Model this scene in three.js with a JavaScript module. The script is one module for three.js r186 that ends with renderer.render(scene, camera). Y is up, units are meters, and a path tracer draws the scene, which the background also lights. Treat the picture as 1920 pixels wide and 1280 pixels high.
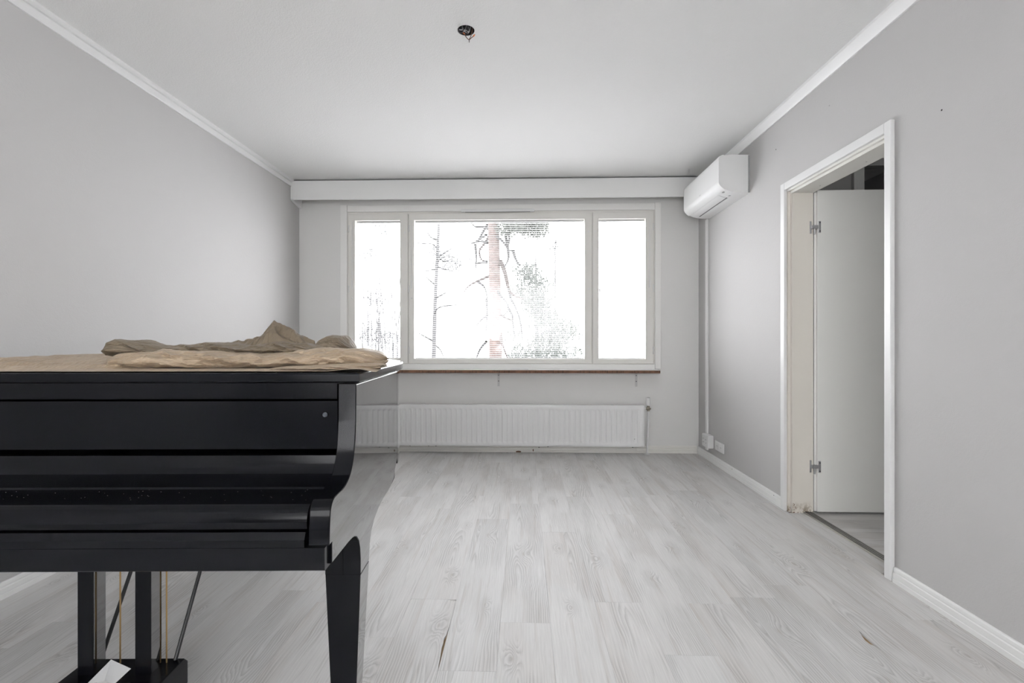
import * as THREE from 'three';
import { mergeGeometries, toCreasedNormals } from 'three/addons/utils/BufferGeometryUtils.js';
import { RoundedBoxGeometry } from 'three/addons/geometries/RoundedBoxGeometry.js';
import { RectAreaLightUniformsLib } from 'three/addons/lights/RectAreaLightUniformsLib.js';

// ---------------------------------------------------------------- camera, sky, exposure
const scene = new THREE.Scene();
const FOCAL = 940, EYE = 1.08, YAW = Math.atan(29 / FOCAL);
const camera = new THREE.PerspectiveCamera(2 * Math.atan(640 / FOCAL) * 180 / Math.PI, 1.5, 0.05, 400);
camera.setViewOffset(1920, 1280, 7, 5, 1920, 1280);
camera.position.set(0, EYE, 0);
camera.rotation.y = YAW;
scene.add(camera);
scene.background = new THREE.Color().setRGB(0.992, 0.996, 1.014);       // even white winter overcast
scene.backgroundIntensity = 8.5;
RectAreaLightUniformsLib.init();
function skylight(x, y, z, w, h, power, turn) { const l = new THREE.RectAreaLight(new THREE.Color().setRGB(0.992, 0.996, 1.014), power, w, h); l.position.set(x, y, z); l.rotation.y = turn; l.name = 'skylight'; scene.add(l); }
skylight(-0.23, 1.555, -5.0, 2.94, 1.5, 4, Math.PI);       // overcast daylight at the openings: main window,
skylight(-0.25, 1.55, 2.46, 2.9, 1.5, 4, 0);               // added curtained window behind the camera, unseen, for fill,
skylight(2.5, 1.55, 2.46, 0.85, 1.25, 4, 0);               // added hall window, out of view, to brighten the hall
const renderer = new THREE.WebGLRenderer({ antialias: true });
renderer.toneMapping = THREE.LinearToneMapping;
renderer.toneMappingExposure = 0.98;
renderer.shadowMap.enabled = true;

// ---------------------------------------------------------------- helpers
function rng(seed) { let s = seed >>> 0; return () => { s = (s + 0x6D2B79F5) >>> 0; let t = s; t = Math.imul(t ^ (t >>> 15), t | 1); t ^= t + Math.imul(t ^ (t >>> 7), t | 61); return ((t ^ (t >>> 14)) >>> 0) / 4294967296; }; }
function hash(x, y, z) { let h = Math.imul(x, 374761393) + Math.imul(y, 668265263) + Math.imul(z, 2147483647 ^ 0x5bd1e995); h = Math.imul(h ^ (h >>> 13), 1274126177); return ((h ^ (h >>> 16)) >>> 0) / 4294967296; }
const sm = (t) => t * t * (3 - 2 * t), lerp = (a, b, t) => a + (b - a) * t, clamp = (v, a = 0, b = 1) => Math.min(b, Math.max(a, v));
const sstep = (a, b, x) => sm(clamp((x - a) / (b - a)));
function noise(x, y, s = 0) { const i = Math.floor(x), j = Math.floor(y), u = sm(x - i), v = sm(y - j); return lerp(lerp(hash(i, j, s), hash(i + 1, j, s), u), lerp(hash(i, j + 1, s), hash(i + 1, j + 1, s), u), v); }
function fbm(x, y, s = 0, o = 4) { let a = 0.5, r = 0, n = 0; for (let k = 0; k < o; k++) { r += a * noise(x, y, s + k * 17); n += a; a *= 0.5; x *= 2.03; y *= 2.03; } return r / n; }
const ridge = (x, y, s) => 1 - Math.abs(2 * noise(x, y, s) - 1);
function dataTex(w, h, fn, srgb = true) {
  const d = new Uint8Array(w * h * 4);
  for (let j = 0; j < h; j++) for (let i = 0; i < w; i++) { const c = fn(i, j); const k = (j * w + i) * 4; d[k] = clamp(c[0], 0, 255); d[k + 1] = clamp(c[1], 0, 255); d[k + 2] = clamp(c[2], 0, 255); d[k + 3] = 255; }
  const t = new THREE.DataTexture(d, w, h); t.magFilter = THREE.LinearFilter; t.minFilter = THREE.LinearMipmapLinearFilter; t.generateMipmaps = true;
  t.wrapS = t.wrapT = THREE.RepeatWrapping; if (srgb) t.colorSpace = THREE.SRGBColorSpace; t.needsUpdate = true; return t;
}
const used = {};
function numbered(n) { if (!(n in used)) { used[n] = 0; return n; } used[n]++; return n + '_' + String(used[n]).padStart(3, '0'); }
function part(name, geo, mat, parent) {
  const g = Array.isArray(geo) ? mergeGeometries(geo.map((q) => q.index ? q.toNonIndexed() : q)) : geo;
  const m = new THREE.Mesh(g, mat); m.name = parent === scene ? numbered(name) : name; m.castShadow = m.receiveShadow = true; parent.add(m); return m;
}
function structure(name, geo, mat) { const m = part(name, geo, mat, scene); m.userData.kind = 'structure'; return m; }
function structureGroup(name) { const g = new THREE.Group(); g.name = numbered(name); g.userData.kind = 'structure'; scene.add(g); return g; }
function thing(name, label, category, pos = [0, 0, 0], group) { const g = new THREE.Group(); g.name = numbered(name); g.position.set(...pos); g.userData = { label, category }; if (group) g.userData.group = group; scene.add(g); return g; }
// box from corner to corner
function bx(x0, x1, y0, y1, z0, z1, r = 0) {
  const w = Math.abs(x1 - x0), h = Math.abs(y1 - y0), d = Math.abs(z1 - z0);
  const g = r > 0 ? new RoundedBoxGeometry(w, h, d, 2, Math.min(r, w / 2.01, h / 2.01, d / 2.01)) : new THREE.BoxGeometry(w, h, d);
  return g.translate((x0 + x1) / 2, (y0 + y1) / 2, (z0 + z1) / 2);
}
const poly = (pts) => { const s = new THREE.Shape(); pts.forEach(([a, b], i) => i ? s.lineTo(a, b) : s.moveTo(a, b)); s.closePath(); return s; };
// profile in (z, y), swept along x
function sweepX(pts, x0, x1, bevel = 0) {
  const g = new THREE.ExtrudeGeometry(poly(pts.map(([z, y]) => [-z, y])), { depth: x1 - x0 - 2 * bevel, bevelEnabled: bevel > 0, bevelThickness: bevel, bevelSize: bevel, bevelOffset: -bevel, bevelSegments: 2 });
  g.translate(0, 0, bevel); g.rotateY(Math.PI / 2); return toCreasedNormals(g.translate(x0, 0, 0), 0.3);   // shape x -> -z, depth -> x
}
// profile in (x, y), swept along z from z0 (near 0) towards z1
function sweepZ(pts, z0, z1, bevel = 0) {
  const a = Math.min(z0, z1), b = Math.max(z0, z1);
  const g = new THREE.ExtrudeGeometry(poly(pts), { depth: b - a - 2 * bevel, bevelEnabled: bevel > 0, bevelThickness: bevel, bevelSize: bevel, bevelOffset: -bevel, bevelSegments: 2 });
  return toCreasedNormals(g.translate(0, 0, a + bevel), 0.3);
}
// plan outline in (x, z), raised from y0 to y1
function plan(pts, y0, y1, bevel = 0) {
  const g = new THREE.ExtrudeGeometry(poly(pts.map(([x, z]) => [x, -z])), { depth: y1 - y0 - 2 * bevel, bevelEnabled: bevel > 0, bevelThickness: bevel, bevelSize: bevel, bevelOffset: -bevel, bevelSegments: 2 });
  g.rotateX(-Math.PI / 2); return toCreasedNormals(g.translate(0, y0 + bevel, 0), 0.3);
}
// rectangular ring in the xy plane
function ring(x0, x1, y0, y1, a0, a1, b0, b1, z0, z1, bevel = 0.003) {
  const s = poly([[x0, y0], [x1, y0], [x1, y1], [x0, y1]]), h = new THREE.Path();
  h.moveTo(a0, b0); h.lineTo(a0, b1); h.lineTo(a1, b1); h.lineTo(a1, b0); h.closePath(); s.holes.push(h);
  const g = new THREE.ExtrudeGeometry(s, { depth: z1 - z0 - 2 * bevel, bevelEnabled: bevel > 0, bevelThickness: bevel, bevelSize: bevel, bevelOffset: -bevel, bevelSegments: 1 });
  return g.translate(0, 0, z0 + bevel);
}
function tube(pts, r, seg = 24, rad = 8, closed = false) { return new THREE.TubeGeometry(new THREE.CatmullRomCurve3(pts.map((p) => new THREE.Vector3(...p)), closed), seg, r, rad, closed); }
function rod(a, b, r0, r1 = r0, n = 10) { const A = new THREE.Vector3(...a), B = new THREE.Vector3(...b), d = B.clone().sub(A), L = d.length(); const g = new THREE.CylinderGeometry(r1, r0, L, n); g.applyQuaternion(new THREE.Quaternion().setFromUnitVectors(new THREE.Vector3(0, 1, 0), d.normalize())); return g.translate((A.x + B.x) / 2, (A.y + B.y) / 2, (A.z + B.z) / 2); }
// uv in metres from the position, by the way a face points
function metricUV(g, k = 1) {
  if (g.index) g = g.toNonIndexed();
  const p = g.attributes.position, uv = new Float32Array(p.count * 2), A = new THREE.Vector3(), B = new THREE.Vector3(), C = new THREE.Vector3(), n = new THREE.Vector3();
  for (let i = 0; i < p.count; i += 3) {
    A.fromBufferAttribute(p, i); B.fromBufferAttribute(p, i + 1); C.fromBufferAttribute(p, i + 2); n.copy(B).sub(A).cross(C.clone().sub(A));
    const ax = Math.abs(n.x), ay = Math.abs(n.y), az = Math.abs(n.z);
    [A, B, C].forEach((v, q) => { const [u, w] = ax >= ay && ax >= az ? [v.z, v.y] : ay >= az ? [v.x, v.z] : [v.x, v.y]; uv[(i + q) * 2] = u * k; uv[(i + q) * 2 + 1] = w * k; });
  }
  g.setAttribute('uv', new THREE.BufferAttribute(uv, 2)); return g;
}
const std = (r, g, b, roughness = 0.6, extra = {}) => new THREE.MeshStandardMaterial({ color: new THREE.Color().setRGB(r, g, b), roughness, ...extra });

// ---------------------------------------------------------------- materials
const R = 1.652, L = -2.172, D = -4.79, H = 2.56, REAR = 2.3;
const plasterBump = dataTex(512, 512, (i, j) => { const v = 255 * (0.55 * tileNoise(i, j, 512, 90, 3) + 0.45 * tileNoise(i, j, 512, 180, 5)); return [v, v, v]; }, false);
function tileNoise(i, j, size, cells, s) { const x = i / size * cells, y = j / size * cells, a = Math.floor(x), b = Math.floor(y), u = sm(x - a), v = sm(y - b), w = (k) => k % cells; return lerp(lerp(hash(w(a), w(b), s), hash(w(a + 1), w(b), s), u), lerp(hash(w(a), w(b + 1), s), hash(w(a + 1), w(b + 1), s), u), v); }
const rollerBump = dataTex(512, 512, (i, j) => { const v = 255 * (0.5 * tileNoise(i, j, 512, 128, 11) + 0.5 * tileNoise(i, j, 512, 40, 12)); return [v, v, v]; }, false);
const M = {};
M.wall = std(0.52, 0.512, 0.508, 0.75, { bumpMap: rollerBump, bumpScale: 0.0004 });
M.ceiling = std(0.78, 0.778, 0.77, 0.9, { bumpMap: plasterBump, bumpScale: 0.0009 });
M.trim = std(0.80, 0.80, 0.79, 0.4);
M.cream = std(0.77, 0.755, 0.715, 0.42);
M.creamDoor = std(0.80, 0.798, 0.765, 0.45);
M.white = std(0.77, 0.77, 0.765, 0.38);
M.radiator = std(0.80, 0.80, 0.795, 0.35);
M.plastic = std(0.77, 0.77, 0.762, 0.55);
M.darkPlastic = std(0.02, 0.02, 0.022, 0.5);
M.greyMark = std(0.35, 0.35, 0.35, 0.5);
M.hole = std(0.03, 0.028, 0.026, 0.9);
M.steel = std(0.42, 0.42, 0.43, 0.35, { metalness: 0.9 });
M.brass = std(0.50, 0.34, 0.16, 0.35, { metalness: 1 });
M.copper = std(0.70, 0.24, 0.10, 0.45, { metalness: 0.5 });
M.underlay = std(0.34, 0.23, 0.13, 0.9);
M.rawWood = std(0.20, 0.115, 0.07, 0.8);
M.lacquer = new THREE.MeshPhysicalMaterial({ color: new THREE.Color().setRGB(0.0045, 0.0048, 0.0068), roughness: 0.16, ior: 1.3 });               // satin front boards
M.polish = new THREE.MeshPhysicalMaterial({ color: new THREE.Color().setRGB(0.005, 0.005, 0.0065), roughness: 0.03, ior: 2.33, clearcoat: 1, clearcoatRoughness: 0.02 });   // mirror polished rim
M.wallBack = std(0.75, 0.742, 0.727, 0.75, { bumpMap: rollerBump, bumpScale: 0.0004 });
M.windowTrim = std(0.84, 0.832, 0.81, 0.42);
M.curtain = new THREE.MeshPhysicalMaterial({ color: new THREE.Color().setRGB(0.95, 0.95, 0.95), roughness: 1, transmission: 0.85, thickness: 0, side: THREE.DoubleSide });  // sheer cloth of the added rear window
M.blackIron = std(0.02, 0.02, 0.022, 0.4);
M.glass = new THREE.MeshPhysicalMaterial({ color: 0xffffff, transmission: 1, thickness: 0, roughness: 0, ior: 1.5 });
M.slat = std(0.50, 0.50, 0.50, 0.5);
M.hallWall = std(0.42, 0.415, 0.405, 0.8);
M.alu = std(0.40, 0.38, 0.35, 0.45, { metalness: 0.3 });
M.snow = std(0.82, 0.83, 0.85, 0.9);

const sillTex = dataTex(512, 64, (i, j) => { const g = fbm(i / 60, j / 3, 41, 4), s = fbm(i / 9, j / 9, 44, 3); const k = 0.7 + 0.5 * g - (s > 0.62 ? 0.25 : 0); return [128 * k, 92 * k, 70 * k]; });
M.sillEdge = new THREE.MeshStandardMaterial({ map: sillTex, roughness: 0.75 });

// ---------------------------------------------------------------- floor: laminate planks one by one
const PW = 0.19, PL = 1.375;
function plankTexture(seed) {
  const w = 256, h = 1024, r = rng(seed), x0 = lerp(0.03, 0.16, r()), d0 = lerp(-0.02, 0.03, r()), slope = lerp(-0.05, 0.05, r()), ring0 = lerp(95, 150, r()), warm = r();
  const tone = lerp(-2, 2, r()), knots = [];
  for (let k = 0; k < (r() < 0.7 ? 1 : 2); k++) knots.push([lerp(0.03, 0.16, r()), lerp(0.12, 1.25, r()), lerp(0.008, 0.018, r())]);
  return dataTex(w, h, (i, j) => {
    let x = i / w * PW, v = j / h * PL;
    let kn = 0, eye = 0; for (const [kx, kv, ks] of knots) { const dx = x - kx, dv = (v - kv) / 3.2; eye += 5 * Math.exp(-(dx * dx + dv * dv * 1.6) / (ks * ks * 5)); kn = Math.max(kn, Math.exp(-(dx * dx + dv * dv) / (ks * ks * 0.16))); }
    const wob = (fbm(x * 9 + 3, v * 2.2, seed, 3) - 0.5) * 0.05, dep = d0 + slope * (v - PL / 2) + (fbm(v * 1.6, 2, seed + 9, 3) - 0.5) * 0.07;
    const rr = Math.hypot(x - x0 + wob, dep) * ring0 + eye + (noise(x * 160, v * 10, seed + 2) - 0.5) * 0.35;
    const f = rr - Math.floor(rr), line = f < 0.72 ? sm(f / 0.72) * 0.55 : 0.55 + 0.45 * (1 - (f - 0.72) / 0.28) - 0.45 * sm((f - 0.72) / 0.28);
    const amp = Math.max(sstep(0.40, 0.64, fbm(x * 12 + 5, v * 2.4, seed + 31, 3)), clamp(eye / 2));
    const fibre = noise(x * 900, v * 26, seed + 4) * 0.5 + noise(x * 420, v * 9, seed + 5) * 0.5;
    const patch = fbm(x * 7, v * 2.2, seed + 6, 3) - 0.5, streak = sstep(0.60, 0.8, fbm(x * 60, v * 2.2, seed + 7, 4));
    const dk = (5 + 27 * amp) * line + 17 * (fibre - 0.5) + 18 * patch + 9 * streak + 16 * kn;
    const b = 208 + tone - dk, wq = (0.03 * warm + 0.05 * streak + 0.08 * kn + 0.035 * sstep(0.05, 0.22, patch)) * 60;
    return [b + wq * 0.25 + 0.5, b - wq * 0.3 - 0.2, b - wq * 0.7 - 0.9];
  });
}
const plankMats = []; for (let k = 0; k < 10; k++) plankMats.push(new THREE.MeshStandardMaterial({ map: plankTexture(100 + k * 37), roughness: 0.5 }));
// plank top with optional chips on its edges, thickness 8 mm, 0.4 mm joint
function plankGeo(x0, x1, z0, z1, flipU, flipV, vOff, chips = [], swap = false) {
  const g = 0.00015, e = [[x0 + g, z0 + g], [x1 - g, z0 + g], [x1 - g, z1 - g], [x0 + g, z1 - g]];
  let pts = e; if (chips.length) pts = chips;
  const s = poly(pts.map(([x, z]) => [x, -z]));
  let geo = new THREE.ExtrudeGeometry(s, { depth: 0.0075, bevelEnabled: true, bevelThickness: 0.0003, bevelSize: 0.0003, bevelOffset: -0.0003, bevelSegments: 1 });
  geo.rotateX(-Math.PI / 2); geo.translate(0, -0.008, 0);
  const p = geo.attributes.position, uv = geo.attributes.uv;
  for (let i = 0; i < p.count; i++) {
    let u = (p.getX(i) - x0) / PW, v = (p.getZ(i) - z0) / PL + vOff;
    if (swap) { u = (p.getZ(i) - z0) / PW; v = (p.getX(i) - x0) / PL + vOff; }
    uv.setXY(i, flipU ? 1 - u : u, flipV ? 1 - v : v);
  }
  return geo;
}
const floor = structureGroup('floor');
part('underlay', bx(L - 0.1, R + 0.13, -0.15, -0.0085, D - 0.1, REAR + 0.1), M.underlay, floor);
{
  const r = rng(77), known = { '-4': -3.41, '-3': -1.80, '-2': -2.07, '-1': -1.626, 0: -1.91, 1: -2.81, 2: -2.07, 3: -3.105, 4: -2.07, 5: -3.50, 6: -2.235, 7: -2.755, 8: -3.35, 9: -2.6 };
  // row 0 spans -0.089 .. 0.101
  for (let k = -11; k <= 9; k++) {
    const x0 = Math.max(-0.089 + k * PW, L + 0.004), x1 = Math.min(-0.089 + (k + 1) * PW, R - 0.004);
    if (x1 - x0 < 0.01) continue;
    let joint = known[k] ?? -1.0 - r() * PL; while (joint > D) joint -= PL;
    for (let z = joint; z < REAR; z += PL) {
      const z0 = Math.max(z, D + 0.003), z1 = Math.min(z + PL, REAR - 0.003); if (z1 - z0 < 0.01) continue;
      let chips = [];
      const g = 0.0004;
      if (k === -2 && z0 < -1.6 && z1 > -1.9 && Math.abs(z0 + 2.07) < 0.02) // chipped right edge and broken far right corner
        chips = [[x0 + g, z0 + g], [x1 - 0.035, z0 + g], [x1 - 0.02, z0 + 0.006], [x1 - 0.006, z0 + 0.0075], [x1 - g, z0 + 0.008], [x1 - g, -1.87], [x1 - 0.003, -1.85], [x1 - 0.0045, -1.82], [x1 - 0.0095, -1.80], [x1 - 0.007, -1.775], [x1 - 0.0085, -1.75], [x1 - 0.0045, -1.70], [x1 - 0.003, -1.655], [x1 - g, -1.635], [x1 - g, z1 - g], [x0 + g, z1 - g]];
      if (k === 6 && z0 < -1.82 && z1 > -1.82)
        chips = [[x0 + g, z0 + g], [x1 - g, z0 + g], [x1 - g, -1.90], [x1 - 0.004, -1.885], [x1 - 0.012, -1.86], [x1 - 0.018, -1.835], [x1 - 0.016, -1.815], [x1 - 0.006, -1.80], [x1 - g, -1.785], [x1 - g, z1 - g], [x0 + g, z1 - g]];
      const m = part('plank', plankGeo(x0, x1, z0, z1, r() < 0.5, r() < 0.5, z < D ? (z0 - z) / PL : 0, chips), plankMats[Math.floor(r() * 10)], floor);
    }
  }
}

part('plank', plankGeo(R - 0.004, 1.738, -3.166, -2.364, false, false, 0.2), plankMats[3], floor);
// hall floor: planks laid across
const hallFloor = structureGroup('floor_hall');
part('underlay', bx(R + 0.131, 3.3, -0.15, -0.0085, -4.3, REAR + 0.1), M.underlay, hallFloor);
{
  const r = rng(5);
  for (let z = -4.2, q = 0; z < REAR - 0.01; z += PW, q++) {
    const z1 = Math.min(z + PW, REAR); const cut = 1.79 + 0.3 + r() * 0.9;
    for (const [a, b] of [[1.776, cut], [cut, 3.2]]) part('plank', plankGeo(a, b, z, z1, r() < 0.5, r() < 0.5, r() * 0.3, [], true), plankMats[Math.floor(r() * 10)], hallFloor);
  }
}

// ---------------------------------------------------------------- shell
const T = 0.12, HX = 3.2;
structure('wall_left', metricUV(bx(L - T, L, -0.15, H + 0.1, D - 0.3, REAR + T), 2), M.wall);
const WO = { x0: -1.72, x1: 1.255, y0: 0.79, y1: 2.32 };   // window opening
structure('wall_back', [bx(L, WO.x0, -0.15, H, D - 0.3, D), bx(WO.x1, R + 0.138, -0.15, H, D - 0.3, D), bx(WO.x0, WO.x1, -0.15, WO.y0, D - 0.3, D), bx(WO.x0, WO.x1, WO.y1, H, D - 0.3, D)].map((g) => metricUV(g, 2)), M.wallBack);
const DO = { z0: -3.20, z1: -2.325, y1: 2.02 };            // door opening
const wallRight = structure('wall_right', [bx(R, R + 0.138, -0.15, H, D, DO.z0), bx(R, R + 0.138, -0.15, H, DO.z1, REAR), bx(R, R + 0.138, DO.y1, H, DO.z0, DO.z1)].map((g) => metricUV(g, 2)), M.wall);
for (const [y, z] of [[1.984, -2.034], [2.32, -3.337], [2.341, -2.764]]) part('screw_hole', new THREE.CylinderGeometry(0.0035, 0.0035, 0.002, 10).rotateZ(Math.PI / 2).translate(R, y, z), y > 2.33 ? M.greyMark : M.hole, wallRight);
const RW = { x0: -1.75, x1: 1.25, y0: 0.75, y1: 2.35 }, HW = { x0: 2.05, x1: 2.95, y0: 0.9, y1: 2.2 };  // openings for the two added, unseen windows
structure('wall_rear', [bx(L, RW.x0, -0.15, H, REAR, REAR + 0.2), bx(RW.x1, HW.x0, -0.15, H, REAR, REAR + 0.2), bx(HW.x1, HX + 0.1, -0.15, H, REAR, REAR + 0.2), bx(HW.x0, HW.x1, -0.15, HW.y0, REAR, REAR + 0.2), bx(HW.x0, HW.x1, HW.y1, H, REAR, REAR + 0.2), bx(RW.x0, RW.x1, -0.15, RW.y0, REAR, REAR + 0.2), bx(RW.x0, RW.x1, RW.y1, H, REAR, REAR + 0.2)].map((g) => metricUV(g, 2)), M.wall);
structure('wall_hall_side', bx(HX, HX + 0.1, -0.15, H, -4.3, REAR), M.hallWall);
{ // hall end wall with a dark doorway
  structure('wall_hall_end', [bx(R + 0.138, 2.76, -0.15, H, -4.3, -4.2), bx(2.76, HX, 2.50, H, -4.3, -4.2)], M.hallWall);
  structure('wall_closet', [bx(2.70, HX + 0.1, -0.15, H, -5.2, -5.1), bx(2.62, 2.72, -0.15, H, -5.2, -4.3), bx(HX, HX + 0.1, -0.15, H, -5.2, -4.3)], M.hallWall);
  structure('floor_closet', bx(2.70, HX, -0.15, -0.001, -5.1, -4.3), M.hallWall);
  structure('trim_1', bx(2.69, 2.775, 0, 2.56, -4.2, -4.17, 0.004), M.creamDoor);
}
{ // ceiling with the round hole of the lamp box
  const s = poly([[L, -(REAR + T)], [HX + 0.1, -(REAR + T)], [HX + 0.1, 5.2], [L, 5.2]]), h = new THREE.Path(); h.absarc(-0.277, 2.40, 0.041, 0, Math.PI * 2, true); s.holes.push(h);
  const g = new THREE.ExtrudeGeometry(s, { depth: 0.12, bevelEnabled: false, curveSegments: 24 }).rotateX(-Math.PI / 2).translate(0, H, 0);
  structure('ceiling', metricUV(g, 2), M.ceiling);
}

// ---------------------------------------------------------------- skirting and crown mouldings
const skirt = [[0, 0], [0.015, 0], [0.015, 0.018], [0.0125, 0.020], [0.0125, 0.024], [0.015, 0.026], [0.0145, 0.044], [0.0105, 0.047], [0.0105, 0.051], [0.0125, 0.053], [0.011, 0.064], [0.007, 0.068], [0, 0.068]];
structure('baseboard_right', sweepZ(skirt.map(([t, y]) => [R - t, y]), -4.775, -3.249), M.trim);
structure('baseboard_right_front', sweepZ(skirt.map(([t, y]) => [R - t, y]), -2.279, REAR), M.trim);
structure('baseboard_left', sweepZ(skirt.map(([t, y]) => [L + t, y]), D, REAR), M.trim);
const skirtBack = structure('baseboard_back', [sweepX(skirt.map(([t, y]) => [D + t, y]), L + 0.015, 1.066), sweepX(skirt.map(([t, y]) => [D + t, y]), 1.068, R - 0.019)], M.cream);
for (const [x, y, r] of [[-1.09, 0.056, 0.005], [-0.91, 0.057, 0.005], [-0.84, 0.057, 0.006], [0.145, 0.045, 0.006], [0.23, 0.055, 0.005], [1.03, 0.055, 0.005]]) part('nail_hole', new THREE.CylinderGeometry(r, r, 0.004, 8).rotateX(Math.PI / 2).translate(x, y, D + 0.0115), M.hole, skirtBack);
part('chipped_patch', new THREE.SphereGeometry(0.02, 10, 6).scale(1.5, 0.5, 0.2).translate(-0.05, 0.006, D + 0.0135), M.rawWood, skirtBack);
part('chipped_patch', new THREE.SphereGeometry(0.012, 8, 6).scale(0.5, 1.4, 0.2).translate(0.09, 0.02, D + 0.0135), M.rawWood, skirtBack);
part('broken_end', bx(R - 0.014, R, 0.0, 0.056, -3.2492, -3.2425), M.rawWood, scene.getObjectByName('baseboard_right'));
for (const z of [-4.0, -3.34]) part('nail_hole', new THREE.CylinderGeometry(0.003, 0.003, 0.004, 8).rotateZ(Math.PI / 2).translate(R - 0.0115, 0.054, z), M.hole, scene.getObjectByName('baseboard_right'));
structure('trim_2', [sweepZ([[L, H], [L, 2.499], [L + 0.010, 2.499], [L + 0.012, 2.502], [L + 0.012, 2.530], [L + 0.009, 2.533], [L + 0.009, 2.540], [L + 0.022, 2.540], [L + 0.034, 2.548], [L + 0.034, H]], D, REAR)], M.white);
structure('trim_3', [sweepZ([[R, H], [R, 2.494], [R - 0.010, 2.494], [R - 0.013, 2.498], [R - 0.032, 2.545], [R - 0.032, H]], D, REAR)], M.white);

// ---------------------------------------------------------------- lamp box in the ceiling with loose wires
{
  const t = thing('ceiling_lamp_box', 'round black ceiling lamp box with bare loose wires hanging out', 'lamp box', [-0.277, H, -2.40]);
  const cup = new THREE.LatheGeometry([[0.0001, 0.05], [0.038, 0.05], [0.0385, 0.002], [0.0405, -0.001], [0.0405, 0.052], [0.0001, 0.055]].map(([x, y]) => new THREE.Vector2(x, y)), 28);
  part('cup', cup, M.darkPlastic, t);
  const grey = std(0.45, 0.45, 0.46, 0.5), dark = std(0.05, 0.045, 0.05, 0.5), brown = std(0.16, 0.08, 0.05, 0.5);
  const w = [
    [grey, [[-0.02, 0.04, 0], [-0.018, 0, 0.015], [-0.03, -0.006, 0.028], [-0.02, -0.002, 0.02], [-0.005, 0.01, 0.0], [0, 0.03, -0.01]]],
    [grey, [[0.005, 0.04, -0.01], [-0.008, 0.0, 0.005], [-0.012, -0.01, 0.022], [0.0, -0.004, 0.018], [0.012, 0.006, -0.01], [0.01, 0.03, -0.02]]],
    [grey, [[0.025, 0.035, 0.0], [0.012, 0.004, -0.012], [-0.002, -0.004, 0.004], [-0.014, 0.004, 0.022]]],
    [dark, [[-0.03, 0.03, 0.01], [-0.034, -0.004, 0.02], [-0.028, -0.02, 0.03], [-0.014, -0.022, 0.03], [-0.010, -0.008, 0.024], [-0.008, 0.02, 0.01]]],
    [brown, [[0.03, 0.035, 0.0], [0.03, 0.0, 0.005], [0.024, -0.03, 0.012], [0.017, -0.045, 0.014]]],
    [dark, [[0.01, 0.03, 0.0], [0.006, -0.01, 0.012], [0.012, -0.022, 0.012]]],
    [brown, [[-0.004, -0.022, 0.018], [0.004, -0.038, 0.018], [0.016, -0.046, 0.014], [0.03, -0.036, 0.014], [0.036, -0.03, 0.012]]],
  ];
  for (const [m, p] of w) part('wire', tube(p.map(([x, y, z]) => [x, y < 0.02 ? y - 0.006 : y, z]), 0.002, 24, 6), m, t);
  part('copper_end', rod([-0.004, -0.028, 0.018], [-0.014, -0.021, 0.02], 0.0032, 0.0018), M.copper, t);
  part('copper_end', rod([0.036, -0.036, 0.012], [0.045, -0.029, 0.016], 0.0042, 0.002), M.copper, t);
  part('copper_end', rod([0.017, -0.051, 0.014], [0.017, -0.066, 0.014], 0.0022, 0.0016), dark, t);
}

// ---------------------------------------------------------------- curtain board along the window wall
{
  const t = thing('curtain_board', 'long white curtain valance board along the ceiling above the window', 'valance', [-0.26, 2.37, -4.60]);
  part('board', bx(L + 0.03, R - 0.004, 2.372, 2.5485, -4.618, -4.600, 0.002).translate(0.26, -2.37, 4.60), M.trim, t);
  part('top_board', bx(L + 0.03, R - 0.03, 2.525, 2.543, -4.788, -4.619).translate(0.26, -2.37, 4.60), M.trim, t);
  for (const x of [L + 0.016, R - 0.016]) part('end_bracket', sweepX([[D, 2.34], [D, 2.52], [-4.60, 2.545], [-4.60, 2.385], [-4.606, 2.373], [-4.64, 2.362], [D + 0.03, 2.34]], x - 0.014, x + 0.014, 0.002).translate(0.26, -2.37, 4.60), M.trim, t);
}

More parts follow.
